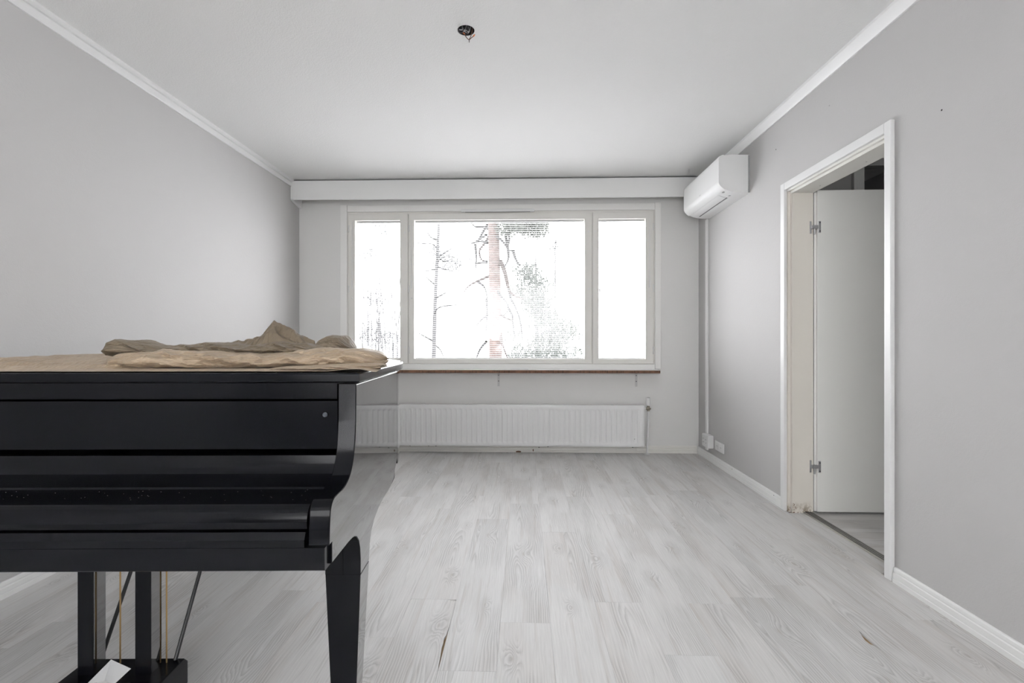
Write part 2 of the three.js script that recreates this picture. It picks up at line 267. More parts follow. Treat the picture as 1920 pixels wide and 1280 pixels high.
// ---------------------------------------------------------------- main window
const win = structureGroup('window_1');
{
  const zf = D + 0.018;
  part('casing', bx(-1.765, -1.700, 0.795, 2.366, D, zf, 0.003), M.windowTrim, win);
  part('casing', bx(1.240, 1.294, 0.795, 2.366, D, zf, 0.003), M.windowTrim, win);
  part('casing', bx(-1.698, 1.238, 2.300, 2.362, D, zf - 0.003, 0.003), M.windowTrim, win);
  part('frame', [ring(-1.72, 1.255, 0.79, 2.32, -1.672, 1.212, 0.850, 2.268, -4.93, D - 0.002), bx(-1.165, -1.06, 0.85, 2.27, -4.93, -4.80), bx(0.60, 0.70, 0.85, 2.27, -4.93, -4.80)].map((g) => g.index ? g.toNonIndexed() : g), M.cream, win);
  part('bottom_rail', bx(-1.698, 1.238, 0.790, 0.840, D - 0.05, D + 0.014, 0.003), M.windowTrim, win);
  const S = [[-1.690, -1.112, -1.626, -1.188], [-1.106, 0.647, -1.054, 0.580], [0.655, 1.230, 0.710, 1.155]];
  S.forEach(([x0, x1, a0, a1], q) => {
    const sash = part('sash', ring(x0, x1, 0.842, 2.285, a0, a1, 0.888, 2.221, -4.822, D + 0.004, 0.004), M.cream, win);
    part('glazing_bead', ring(a0 - 0.008, a1 + 0.008, 0.880, 2.229, a0 + 0.001, a1 - 0.001, 0.889, 2.220, -4.806, D + 0.0065, 0.002), M.cream, sash);
    part('glass', new THREE.PlaneGeometry(a1 - a0 + 0.01, 1.343).translate((a0 + a1) / 2, 1.5545, -4.812), M.glass, sash);
    const outer = part('outer_sash', ring(x0 + 0.02, x1 - 0.02, 0.855, 2.268, a0 - 0.004, a1 + 0.004, 0.884, 2.225, -4.925, -4.880, 0.003), M.windowTrim, win);
    part('glass', new THREE.PlaneGeometry(a1 - a0 + 0.02, 1.353).translate((a0 + a1) / 2, 1.5545, -4.90), M.glass, outer);
    const hx = q === 2 ? x1 - 0.003 : x0 + 0.003;
    for (const y of [0.97, 1.56, 2.14]) part('hinge', [new THREE.CylinderGeometry(0.0055, 0.0055, 0.055, 10).translate(hx, y, D + 0.008), new THREE.SphereGeometry(0.0065, 10, 8).translate(hx, y + 0.028, D + 0.008), new THREE.SphereGeometry(0.0065, 10, 8).translate(hx, y - 0.028, D + 0.008)].map((g) => g.toNonIndexed()), M.white, sash);
    const lx = q === 2 ? x0 + 0.025 : x1 - 0.03;
    for (const y of [1.0, 1.555, 2.1]) part('lock_cap', new THREE.CylinderGeometry(0.007, 0.007, 0.003, 14).rotateX(Math.PI / 2).translate(lx, y, D + 0.0055), M.white, sash);
  });
  part('handle', [rod([0.715, 1.545, D + 0.005], [0.715, 1.545, D + 0.03], 0.006), rod([0.715, 1.555, D + 0.03], [0.722, 1.50, D + 0.034], 0.005, 0.004)], M.white, win);
}
// white trickle vent above the middle sash
{
  const t = thing('trickle_vent', 'slim white ventilator strip on the frame above the middle pane', 'vent', [-0.249, 2.302, D + 0.02]);
  part('body', new RoundedBoxGeometry(0.66, 0.026, 0.022, 3, 0.006), M.white, t);
  for (const s of [-1, 1]) part('end_cap', new THREE.CylinderGeometry(0.014, 0.014, 0.022, 18).rotateX(Math.PI / 2).translate(s * 0.338, 0, 0), M.white, t);
  part('slot', bx(-0.31, 0.31, -0.0140, -0.011, -0.006, 0.004), M.darkPlastic, t);
}
// venetian blinds between the two panes of each sash
{
  const slatShape = (w) => { const g = new THREE.BoxGeometry(w, 0.0005, 0.016, 1, 1, 4), p = g.attributes.position; for (let i = 0; i < p.count; i++) p.setY(i, p.getY(i) + 0.0012 * (1 - (p.getZ(i) / 0.008) ** 2)); g.computeVertexNormals(); return g; };
  const B = [[-1.630, -1.184, 'narrow venetian blind with open white slats in the window beside the piano', -1.652], [-1.058, 0.584, 'wide venetian blind with open white slats in the middle window pane', -1.078], [0.706, 1.159, 'narrow venetian blind with open white slats in the window near the air conditioner', 1.190]];
  for (const [a, b, label, wx] of B) {
    const c = (a + b) / 2, w = b - a - 0.012, t = thing('venetian_blind', label, 'blind', [c, 0.885, -4.850], 'blinds between the window panes');
    part('head_rail', bx(-w / 2, w / 2, 1.322, 1.346, -0.011, 0.011, 0.002), M.slat, t);
    const g = slatShape(w);
    for (let y = 0.022; y < 1.318; y += 0.0195) { const s = part('slat', g, M.slat, t); s.position.y = y; }
    part('bottom_rail', bx(-w / 2, w / 2, 0.002, 0.012, -0.009, 0.009, 0.002), M.slat, t);
    for (const x of [-w / 2 + 0.05, w / 2 - 0.05, ...(w > 1 ? [-w / 6, w / 6] : [])]) for (const z of [-0.009, 0.009]) part('ladder_cord', rod([x, 0.005, z], [x, 1.33, z], 0.0005, 0.0005, 4), M.slat, t);
    const rx = wx - c, rz = D + 0.014 + 4.850;
    part('tilt_wand', [rod([rx, 0.75, rz], [rx, 1.33, rz], 0.002, 0.002, 6), rod([rx, 0.68, rz], [rx, 0.76, rz], 0.0048, 0.003, 10)], M.white, t);
    part('cord_bead', new THREE.SphereGeometry(0.0065, 12, 8).translate(rx + 0.004, 0.585, rz + 0.002), M.white, t);
  }
}
// window sill board
{
  const t = thing('window_sill_board', 'window sill board with a raw brown front edge over the radiator', 'window sill', [-0.24, 0.762, -4.66]);
  part('board', metricUV(bx(-1.75 + 0.24, 1.258 + 0.24, 0.0, 0.026, -0.128, 0), 2), M.sillEdge, t);
  part('white_top', bx(-1.75 + 0.24, 1.258 + 0.24, 0.0262, 0.0292, -0.128, -0.001), M.white, t);
  for (const x of [-0.24, 1.066]) {
    const b = part('bracket', [bx(x + 0.24 - 0.011, x + 0.24 + 0.011, -0.135, 0, -0.1295, -0.1265), bx(x + 0.24 - 0.011, x + 0.24 + 0.011, -0.003, 0, -0.1295, -0.06)], std(0.58, 0.575, 0.57, 0.6), t);
    for (const y of [-0.03, -0.085]) part('screw_hole', new THREE.CylinderGeometry(0.0045, 0.0045, 0.001, 10).rotateX(Math.PI / 2).translate(x + 0.24, y, -0.1262), M.hole, b);
  }
}
{
  const t = thing('plastic_clip', 'small flat white plastic strip lying on the window sill', 'clip', [-0.04, 0.7915, -4.69]);
  part('strip', new RoundedBoxGeometry(0.168, 0.016, 0.03, 2, 0.003).translate(0, 0.008, 0), M.white, t);
  part('lip', bx(-0.08, 0.08, 0.016, 0.019, -0.012, 0.008, 0.001), M.white, t);
}

// ---------------------------------------------------------------- radiator
{
  const x0 = -1.56, x1 = 1.121, y0 = 0.074, y1 = 0.462, t = thing('panel_radiator', 'long white fluted panel radiator below the window', 'radiator', [(x0 + x1) / 2, 0, -4.73]);
  const cx = (x0 + x1) / 2, n = 55, pitch = (x1 - x0 - 0.05) / n, xs = [], ys = [y0, y0 + 0.004, y0 + 0.03, y0 + 0.042, y0 + 0.056, 0.2, 0.3, y1 - 0.058, y1 - 0.044, y1 - 0.032, y1 - 0.006, y1];
  xs.push(x0, x0 + 0.006); for (let k = 0; k < n; k++) for (const q of [0, 0.12, 0.28, 0.5, 0.72, 0.88]) xs.push(x0 + 0.025 + (k + q) * pitch); xs.push(x1 - 0.025, x1 - 0.006, x1);
  const pos = [], idx = [], N = xs.length;
  ys.forEach((y, j) => xs.forEach((x) => {
    const u = (x - x0 - 0.025) / pitch, f = u - Math.floor(u), fl = u < 0 || u > n ? 0 : sstep(0.1, 0.3, f) * (1 - sstep(0.7, 0.9, f));
    const mask = sstep(y0 + 0.030, y0 + 0.05, y) * (1 - sstep(y1 - 0.052, y1 - 0.032, y));
    const edge = Math.min(x - x0, x1 - x, y - y0, y1 - y), round = edge < 0.004 ? -0.006 * (1 - edge / 0.004) : 0;
    pos.push(x - cx, y, 0.040 - 0.008 * fl * mask + round);
  }));
  for (let j = 0; j < ys.length - 1; j++) for (let i = 0; i < N - 1; i++) { const a = j * N + i; idx.push(a, a + 1, a + N, a + 1, a + N + 1, a + N); }
  const g = new THREE.BufferGeometry(); g.setAttribute('position', new THREE.Float32BufferAttribute(pos, 3)); g.setIndex(idx); g.computeVertexNormals();
  part('front_panel', g, M.radiator, t);
  part('casing', bx(x0 - cx, x1 - cx, y0, y1, -0.03, 0.0335, 0.004), M.radiator, t);
  for (const x of [-0.95, -0.24, 0.85]) part('top_clip', bx(x - cx - 0.02, x - cx + 0.02, y1 - 0.004, y1 + 0.004, -0.005, 0.034, 0.002), M.radiator, t);
  part('end_plug', new THREE.CylinderGeometry(0.014, 0.014, 0.02, 16).rotateZ(Math.PI / 2).translate(x1 - cx + 0.008, 0.428, 0.005), M.white, t);
  part('air_screw', new THREE.CylinderGeometry(0.004, 0.004, 0.004, 10).rotateX(Math.PI / 2).translate(1.03 - cx, 0.148, 0.034), M.greyMark, t);
}
{
  const t = thing('radiator_valve', 'brass radiator valve with white thermostat head and pipe to the floor', 'valve', [1.165, 0, -4.725]);
  part('union_nut', [rod([-0.024, 0.428, 0], [-0.012, 0.428, 0], 0.011, 0.011, 12), rod([-0.016, 0.428, 0], [-0.004, 0.428, 0], 0.014, 0.014, 6)], std(0.36, 0.32, 0.26, 0.4, { metalness: 0.8 }), t);
  part('body', [new THREE.CylinderGeometry(0.013, 0.013, 0.05, 14).translate(0, 0.43, 0), new THREE.SphereGeometry(0.016, 14, 10).translate(0, 0.428, 0), rod([0, 0.428, 0], [0.02, 0.428, 0], 0.009, 0.009)].map((q) => q.toNonIndexed()), std(0.36, 0.32, 0.26, 0.4, { metalness: 0.8 }), t);
  const head = new THREE.LatheGeometry([[0.0001, 0.455], [0.019, 0.455], [0.0205, 0.46], [0.0205, 0.495], [0.017, 0.50], [0.017, 0.526], [0.014, 0.532], [0.0001, 0.533]].map(([x, y]) => new THREE.Vector2(x, y)), 24);
  part('thermostat_head', head, M.plastic, t);
  part('pipe', tube([[0, 0.405, 0], [0, 0.3, 0], [-0.006, 0.15, 0.0], [-0.012, 0.008, 0.0]], 0.0085, 24, 12), M.white, t);
  part('rosette', new THREE.LatheGeometry([[0.009, 0.016], [0.012, 0.014], [0.026, 0.004], [0.026, 0.0005], [0.009, 0.0005]].map(([x, y]) => new THREE.Vector2(x, y)), 24).translate(-0.012, 0, 0), M.white, t);
}

// ---------------------------------------------------------------- air conditioner, trunking, outlets
{
  const z0 = -3.715, z1 = -4.515, t = thing('air_conditioner', 'white split air conditioner mounted high on the wall in the corner', 'air conditioner', [R, 2.28, (z0 + z1) / 2]);
  const X = R, off = [-R, -2.28, -(z0 + z1) / 2];
  const E = (a, o = 0) => [1.60 + (0.168 + o) * Math.cos(a), 2.233 + (0.085 + o) * Math.sin(a)], seam = Math.PI + 0.731, arc = [], under = [], lip = [];
  for (let k = 0; k <= 14; k++) arc.push(Math.PI + k / 14 * 0.731);
  for (let k = 0; k <= 8; k++) under.push(lerp(seam, Math.PI + 1.195, k / 8));
  for (let k = 0; k <= 5; k++) lip.push(lerp(Math.PI + 1.285, Math.PI * 1.5, k / 5));
  const nearEnd = -3.862, farEnd = -4.467;
  const prof = (slot) => [[X, 2.426], [1.52, 2.428], [1.46, 2.422], [1.438, 2.412], [1.432, 2.398], ...arc.map((a) => E(a)), ...under.slice(1).map((a) => E(a)), ...(slot ? [[1.5395, 2.182], [1.5520, 2.182]] : []), ...lip.map((a) => E(a)), [X, 2.148]];
  part('body', [sweepZ(prof(false), nearEnd, z0 - 0.004), sweepZ(prof(true), farEnd, nearEnd), sweepZ(prof(false), z1 + 0.004, farEnd)], M.plastic, t).position.set(...off);
  const skin = (o) => [[1.462 - o * 0.2, 2.422 + o], [1.4375 - o, 2.412 + o * 0.6], [1.432 - o, 2.398], ...arc.map((a) => E(a, o))];
  part('front_panel', sweepZ([...skin(0.006), ...skin(0.0005).reverse()], z1, z0, 0.0015), M.plastic, t).position.set(...off);
  part('air_flap', sweepZ([...under.slice(1).map((a) => E(a, 0.0030)), ...under.slice(1).reverse().map((a) => E(a, 0.0004))], farEnd, nearEnd, 0.0008), M.white, t).position.set(...off);
  part('air_outlet', bx(1.5400, 1.5515, 2.1555, 2.1815, farEnd + 0.002, nearEnd - 0.002), M.darkPlastic, t).position.set(...off);
  part('back_plate', bx(X - 0.012, X, 2.150, 2.423, z1 + 0.012, z0 - 0.0, 0.002), M.greyMark, t).position.set(...off);
  part('signal_window', bx(1.476, 1.490, 2.166, 2.1705, -3.785, -3.765), M.greyMark, t).position.set(...off);
  part('badge', bx(1.535, 1.549, 2.1505, 2.153, -3.82, -3.80), std(0.55, 0.55, 0.55, 0.5), t).position.set(...off);
  part('logo_mark', bx(1.4254, 1.4262, 2.236, 2.243, -4.125, -4.085), std(0.6, 0.6, 0.6, 0.4), t).position.set(...off);
}
{
  const t = thing('cable_trunking', 'white vertical cable trunking from the air conditioner down the corner', 'trunking', [R, 0.08, -4.555]);
  part('channel', [bx(-0.016, 0, 0.155, 2.07, -0.02, 0.02, 0.002)], M.plastic, t);
  part('coupling', bx(-0.018, 0, 0.435, 0.445, -0.022, 0.022, 0.001), M.plastic, t);
  part('lower_channel', bx(-0.016, 0, 0.005, 0.044, -0.02, 0.02, 0.002), M.plastic, t);
}
{
  const t = thing('surface_socket', 'white surface mounted double socket box under the cable trunking', 'socket', [R, 0.18, -4.485]);
  part('box', new RoundedBoxGeometry(0.052, 0.112, 0.145, 3, 0.008).translate(-0.026, 0, 0), M.plastic, t);
  for (const z of [-0.034, 0.034]) {
    const s = part('socket_face', new THREE.CylinderGeometry(0.024, 0.024, 0.002, 24).rotateZ(Math.PI / 2).translate(-0.0525, 0, z), M.white, t);
    for (const y of [-0.0095, 0.0095]) part('pin_hole', new THREE.CylinderGeometry(0.0045, 0.0045, 0.002, 10).rotateZ(Math.PI / 2).translate(-0.0531, y * 1.6, z), M.hole, s);
  }
}
{
  const t = thing('wall_outlet', 'flat white double wall outlet plate above the skirting board', 'outlet', [R, 0.171, -4.27]);
  part('plate', new RoundedBoxGeometry(0.010, 0.080, 0.180, 2, 0.003).translate(-0.005, 0, 0), M.white, t);
  for (const z of [-0.04, 0.04]) {
    const s = part('insert', bx(-0.0125, -0.009, -0.026, 0.026, z - 0.03, z + 0.03, 0.0015), M.plastic, t);
    part('pin_hole', new THREE.CylinderGeometry(0.004, 0.004, 0.001, 10).rotateZ(Math.PI / 2).translate(-0.0126, 0.0, z - 0.009), M.greyMark, s);
    part('pin_hole', new THREE.CylinderGeometry(0.004, 0.004, 0.001, 10).rotateZ(Math.PI / 2).translate(-0.0126, 0.0, z + 0.009), M.greyMark, s);
  }
}

// ---------------------------------------------------------------- door to the hall
const scuffTex = dataTex(128, 1024, (i, j) => { // cream paint with brown dirt and chips near the floor; v = height
  const y = j / 1024 * 2.0, n = fbm(i / 14, j / 22, 61, 4), f = noise(i / 3, j / 4, 66);
  const dirt = clamp((0.07 - y) / 0.07) * sstep(0.45, 0.75, n * 0.75 + f * 0.25), chip = y < 0.06 && fbm(i / 6, j / 12, 71, 3) > 0.74 ? 1 : 0, k = 1 - 0.4 * dirt;
  return chip ? [104, 78, 62] : [221 * k, 216 * lerp(1, k, 1.12), 207 * lerp(1, k, 1.3)];
});
M.jamb = new THREE.MeshStandardMaterial({ map: scuffTex, roughness: 0.45 });
{
  const d = structureGroup('door_1');
  const cz0 = -3.243, cz1 = -2.283, ct = 2.058;
  part('casing', bx(R - 0.02, R, 0, ct, cz0, cz0 + 0.046, 0.004), M.white, d);
  part('casing', bx(R - 0.02, R, 0, ct, cz1 - 0.042, cz1, 0.004), M.white, d);
  part('casing', bx(R - 0.02, R, ct - 0.046, ct, cz0 + 0.0465, cz1 - 0.0425, 0.004), M.white, d);
  // frame: stepped jambs and head
  const jx0 = R - 0.002, step = R + 0.014, jx1 = R + 0.142;
  const jambUV = (g) => { const q = g.toNonIndexed(), p = q.attributes.position, uv = q.attributes.uv; for (let i = 0; i < p.count; i++) uv.setXY(i, (p.getX(i) + p.getZ(i)) / 0.25, p.getY(i) / 2.0); return q; };
  const side = (za, zb, zc) => [bx(jx0, step, 0.0, 2.0, za, zb), bx(step, jx1, 0.0, 1.986, za, zc)].map(jambUV);
  part('jamb', side(-3.2, -3.186, -3.165), M.jamb, d);
  part('jamb', [bx(jx0, step, 0, 2.0, -2.345, -2.325), bx(step, jx1, 0, 1.986, -2.365, -2.325)].map(jambUV), M.jamb, d);
  part('head', [bx(jx0, step, 2.0, 2.02, -3.2, -2.325), bx(step, jx1, 1.985, 2.02, -3.2, -2.325)], M.cream, d);
  for (const z of [-2.62, -3.02]) part('screw_hole', new THREE.CylinderGeometry(0.004, 0.004, 0.001, 10).translate(R + 0.10, 1.985, z), M.greyMark, d);
  const th = part('threshold', bx(1.735, 1.79, 0.0, 0.007, -3.165, -2.365, 0.002), M.alu, d);
  for (const x of [1.748, 1.762, 1.776]) part('rib', bx(x - 0.0035, x + 0.0035, 0.006, 0.010, -3.165, -2.365, 0.0015), std(0.10, 0.095, 0.09, 0.35, { metalness: 0.5 }), th);
  const leaf = part('door_leaf', [bx(1.812, 2.62, 0.012, 1.998, -3.192, -3.152, 0.002), bx(1.800, 1.813, 0.012, 1.985, -3.192, -3.166, 0.001)], M.creamDoor, d);
  for (const y of [1.77, 0.29]) {
    const h = part('hinge', [bx(1.772, 1.782, y - 0.038, y + 0.038, -3.166, -3.161, 0.002), bx(1.818, 1.832, y - 0.036, y + 0.036, -3.154, -3.148, 0.002), bx(1.78, 1.822, y - 0.011, y + 0.011, -3.163, -3.150, 0.002), rod([1.797, y - 0.045, -3.156], [1.797, y + 0.012, -3.156], 0.006)], M.steel, leaf);
    for (const q of [-0.026, 0.026]) part('screw', new THREE.CylinderGeometry(0.0035, 0.0035, 0.002, 10).rotateX(Math.PI / 2).translate(1.825, y + q, -3.147), M.darkPlastic, h);
  }
}

// ---------------------------------------------------------------- added unseen windows for fill light: behind the camera and at the hall end
{
  const w = structureGroup('added_window_2');  // added behind the camera as a fill source
  part('frame', ring(RW.x0, RW.x1, RW.y0, RW.y1, RW.x0 + 0.06, RW.x1 - 0.06, RW.y0 + 0.06, RW.y1 - 0.06, REAR + 0.05, REAR + 0.12), M.trim, w);
  part('mullion', bx(-0.28, -0.22, RW.y0 + 0.06, RW.y1 - 0.06, REAR + 0.05, REAR + 0.12), M.trim, w);
  for (const s of [-1, 1]) part('glass', new THREE.PlaneGeometry(1.42, 1.49).translate(-0.25 + s * 0.735, 1.55, REAR + 0.085), M.glass, w);
  const cg = new THREE.PlaneGeometry(3.3, 1.9, 240, 1), cp = cg.attributes.position; for (let i = 0; i < cp.count; i++) cp.setZ(i, 0.025 * Math.sin(cp.getX(i) * 34) + 0.012 * Math.sin(cp.getX(i) * 61 + 1)); cg.computeVertexNormals();
  part('curtain', cg.translate(-0.25, 1.5, REAR - 0.06), M.curtain, w);  // added with the rear window, softens its fill
  const h = structureGroup('added_window_3');  // added at the unseen hall end to light the hall
  part('frame', ring(HW.x0, HW.x1, HW.y0, HW.y1, HW.x0 + 0.05, HW.x1 - 0.05, HW.y0 + 0.05, HW.y1 - 0.05, REAR + 0.05, REAR + 0.12), M.trim, h);
  part('glass', new THREE.PlaneGeometry(0.81, 1.21).translate(2.5, 1.55, REAR + 0.085), M.glass, h);
}

// ---------------------------------------------------------------- grand piano (its own axes; turned a little against the room)
const TURN = 0.042, P0 = new THREE.Vector3(-1.098, 0, -1.06);
const pianoAt = P0.clone().applyAxisAngle(new THREE.Vector3(0, 1, 0), TURN);
const piano = thing('grand_piano', 'black polished grand piano with closed lid and key cover', 'piano', pianoAt.toArray());
piano.rotation.y = TURN;
const P = (name, geo, mat = M.lacquer, parent = piano) => { const g = Array.isArray(geo) ? mergeGeometries(geo.map((q) => q.index ? q.toNonIndexed() : q)) : geo; g.translate(-P0.x, 0, -P0.z); return part(name, g, mat, parent); };
{
  const xr = -0.368, xl = -1.828, xi = -0.413, xo = -1.783, bot = 0.592;
  // cheeks: side profile in (z, y)
  const c = new THREE.CatmullRomCurve3([[-1.262, 0.876], [-1.254, 0.822], [-1.239, 0.781], [-1.212, 0.751], [-1.171, 0.736], [-1.125, 0.7345], [-1.094, 0.731], [-1.079, 0.717], [-1.073, 0.693], [-1.069, 0.649]].map(([z, y]) => new THREE.Vector3(0, y, z))).getPoints(44).map((p) => [p.z, p.y]);
  // the side runs down into the head of the leg: front and back outlines of that flare
  const fl = [[-1.232, bot], [-1.250, 0.5885], [-1.270, 0.580], [-1.287, 0.564], [-1.298, 0.540], [-1.302, 0.512], [-1.302, 0.470]], bk = [[-1.3845, 0.470], [-1.394, 0.515], [-1.410, 0.540], [-1.440, 0.562], [-1.490, 0.578], [-1.55, 0.588], [-1.62, bot]];
  const cheek = [[-1.756, 0.966], [-1.264, 0.966], ...c, [-1.069, 0.641], [-1.085, 0.641], [-1.085, bot + 0.004], [-1.20, bot + 0.002], ...fl, ...bk, [-1.66, 0.597], [-1.70, 0.610], [-1.715, 0.632], [-1.735, 0.646], [-1.756, 0.664]];
  P('cheek', sweepX(cheek, xi, xr, 0.002), [M.polish, M.lacquer]);
  P('cheek', sweepX(cheek, xl, xo, 0.002), [M.polish, M.lacquer]);
  // rim: plan outline with the bent side
  const bend = new THREE.CatmullRomCurve3([[xr, -1.757], [xr - 0.004, -1.80], [xr - 0.03, -1.92], [xr - 0.12, -2.08], [xr - 0.29, -2.25], [xr - 0.47, -2.42], [xr - 0.60, -2.62], [xr - 0.72, -2.78], [xr - 0.92, -2.86], [xr - 1.15, -2.85], [xl + 0.12, -2.74], [xl, -2.55]].map(([x, z]) => new THREE.Vector3(x, 0, z))).getPoints(90).map((p) => [p.x, p.z]);
  P('rim', plan([[-0.414, -1.42], [-0.414, -1.757], ...bend, [xl, -1.757], [-1.782, -1.757], [-1.782, -1.42]], 0.645, 0.965), M.polish);
  // lid in two leaves
  const ov = 0.012, lf = -1.25, crack = -1.672, lidY = [0.971, 0.9955];
  P('lid_front', plan([[xr + ov, lf], [xr + ov, crack + 0.001], [xl - ov, crack + 0.001], [xl - ov, lf]], ...lidY, 0.004), [M.polish, M.lacquer]);
  const big = bend.map(([x, z], i) => { const a = bend[Math.max(0, i - 1)], b = bend[Math.min(bend.length - 1, i + 1)], dx = b[0] - a[0], dz = b[1] - a[1], q = Math.hypot(dx, dz) || 1; return [x - dz / q * ov, z + dx / q * ov]; });
  const lid = P('lid', plan([[xr + ov, crack - 0.001], [xr + ov, -1.757], ...big.slice(2), [xl - ov, crack - 0.001]], ...lidY, 0.004), [M.polish, M.lacquer]);
  for (const x of [-0.42]) P('hinge', [bx(x - 0.03, x + 0.03, 0.9953, 0.9968, crack - 0.012, crack + 0.012, 0.0006), rod([x - 0.03, 0.9968, crack], [x + 0.03, 0.9968, crack], 0.003)], M.brass, lid);
  // front bands between the cheeks
  P('desk_rail', bx(xo + 0.002, xi - 0.002, 0.929, 0.9695, -1.285, -1.262, 0.0006));
  const fp = P('front_panel', bx(xo + 0.002, xi - 0.002, 0.803, 0.9235, -1.285, -1.2645, 0.0006));
  P('lock', [new THREE.CylinderGeometry(0.006, 0.006, 0.003, 16).rotateX(Math.PI / 2).translate(-0.445, 0.890, -1.261)], std(0.05, 0.055, 0.065, 0.4, { metalness: 0.6 }), fp);
  // key cover: closed, profile in (z, y)
  const k1 = new THREE.CatmullRomCurve3([[-1.257, 0.789], [-1.252, 0.770], [-1.243, 0.753], [-1.228, 0.743], [-1.200, 0.7375]].map(([z, y]) => new THREE.Vector3(0, y, z))).getPoints(18).map((p) => [p.z, p.y]);
  const nose = new THREE.CatmullRomCurve3([[-1.105, 0.7250], [-1.090, 0.7225], [-1.078, 0.714], [-1.071, 0.700], [-1.069, 0.686], [-1.071, 0.675]].map(([z, y]) => new THREE.Vector3(0, y, z))).getPoints(18).map((p) => [p.z, p.y]);
  P('key_cover', sweepX([[-1.275, 0.789], ...k1, [-1.176, 0.7345], [-1.172, 0.7305], ...nose, [-1.10, 0.675], [-1.20, 0.69], [-1.275, 0.72]], xo + 0.003, xi - 0.003));
  { // dust lying on the closed key cover
    const r = rng(1234), n = 90, m = new THREE.InstancedMesh(new THREE.OctahedronGeometry(0.0007, 0), std(0.55, 0.53, 0.50, 0.9), n), o = new THREE.Object3D();
    for (let i = 0; i < n; i++) { const q = r() ** 0.8, x = lerp(xo + 0.02, xi - 0.02, r()); o.position.set(x - P0.x, lerp(0.7306, 0.7252, q), lerp(-1.170, -1.107, q) - P0.z); o.scale.set(0.5 + r() * 1.2, 0.35, 0.5 + r() * 1.2); o.rotation.y = r() * 6; o.updateMatrix(); m.setMatrixAt(i, o.matrix); }
    m.name = 'dust'; m.userData.kind = 'stuff'; piano.add(m);
  }
  P('key_slip', sweepX([[-1.30, 0.641], [-1.058, 0.641], [-1.058, 0.657], [-1.066, 0.671], [-1.30, 0.671]], xo + 0.004, xi - 0.004));
  P('key_bed', sweepX([[-1.74, bot + 0.008], [-1.70, bot], [-1.060, bot], [-1.058, bot + 0.002], [-1.058, 0.6405], [-1.74, 0.6405]], xl + 0.006, xr - 0.006));
  // legs: tapered shafts below the flared heads
  const legs = [[xr - 0.091, xr, 0, [xr - 0.091, xi - 0.0005]], [xl, xl + 0.091, 0, [xo + 0.0005, xl + 0.091]], [-1.145, -1.054, -1.24, null]];
  for (const [x0, x1, dz, head] of legs) {
    const top = head ? 0.4695 : 0.646, mid = (x0 + x1) / 2;
    const g = sweepX([[-1.302 + dz, top], [-1.309 + dz, 0.05], [-1.362 + dz, 0.05], [-1.3845 + dz, top]], x0, x1, 0.0015), p = g.attributes.position;
    for (let i = 0; i < p.count; i++) p.setX(i, mid + (p.getX(i) - mid) * (1 - 0.38 * clamp((0.47 - p.getY(i)) / 0.42)));
    const m = P('leg', g, [M.polish, M.lacquer]);
    if (head) P('leg_head', sweepX([...fl, ...bk], head[0], head[1]), M.lacquer, m);
    P('caster', [new THREE.CylinderGeometry(0.026, 0.026, 0.024, 20).rotateZ(Math.PI / 2).translate(mid, 0.026, -1.336 + dz), bx(mid - 0.018, mid + 0.018, 0.03, 0.052, -1.352 + dz, -1.320 + dz)], M.brass, m);
  }
  // lyre
  const ly = -1.42;
  const posts = [[-1.1765, -1.1327], [-1.0185, -0.9745]];
  for (const [a, b] of posts) P('lyre_post', sweepX([[ly + 0.02, 0.15], [ly + 0.02, 0.595], [ly - 0.024, 0.595], [ly - 0.024, 0.15]], a, b, 0.0015), [M.polish, M.lacquer]);
  const pb = P('pedal_box', sweepX([[ly + 0.075, 0.07], [ly + 0.075, 0.125], [ly + 0.055, 0.150], [ly - 0.05, 0.150], [ly - 0.065, 0.135], [ly - 0.065, 0.07]], -1.205, -0.925, 0.003));
  for (const x of [-1.13, -1.075, -1.02]) P('pedal', [rod([x, 0.085, ly + 0.05], [x, 0.06, ly + 0.16], 0.008, 0.01), new THREE.SphereGeometry(0.022, 14, 10).scale(1, 0.35, 1.6).translate(x, 0.058, ly + 0.17)], M.brass, pb);
  for (const x of [-1.098, -1.034, -0.966]) P('pedal_rod', rod([x, 0.15, ly - 0.032], [x, 0.60, ly - 0.032], 0.0022), M.brass);
  const brace = (x) => P('brace', rod([x, 0.13, ly - 0.035], [x + 0.005, 0.60, ly - 0.30], 0.0055, 0.0055, 10), M.blackIron);
  brace(-0.950); brace(-1.165);
}
{ // crumpled plastic piece on the pedal box
  const base = new THREE.Vector3(-1.075, 0.151, -1.385).applyAxisAngle(new THREE.Vector3(0, 1, 0), TURN);
  const t = thing('plastic_scrap', 'folded white plastic scrap on the piano pedal box', 'scrap', base.toArray()); t.rotation.y = TURN;
  const g = new THREE.BufferGeometry(), v = [[-0.045, 0, 0.02], [0.03, 0, 0.022], [0.048, 0.018, -0.012], [-0.005, 0.045, -0.01], [0.008, 0.012, 0.03], [-0.03, 0.006, -0.02]];
  g.setAttribute('position', new THREE.Float32BufferAttribute([[0, 4, 3], [4, 1, 3], [1, 2, 3], [0, 3, 5], [5, 3, 2], [0, 5, 2], [0, 2, 1], [0, 1, 4]].flatMap((f) => f.flatMap((k) => v[k])), 3)); g.computeVertexNormals();
  part('folded_sheet', g, new THREE.MeshPhysicalMaterial({ color: new THREE.Color().setRGB(0.8, 0.8, 0.8), roughness: 0.6, transmission: 0.3, thickness: 0 }), t);
}

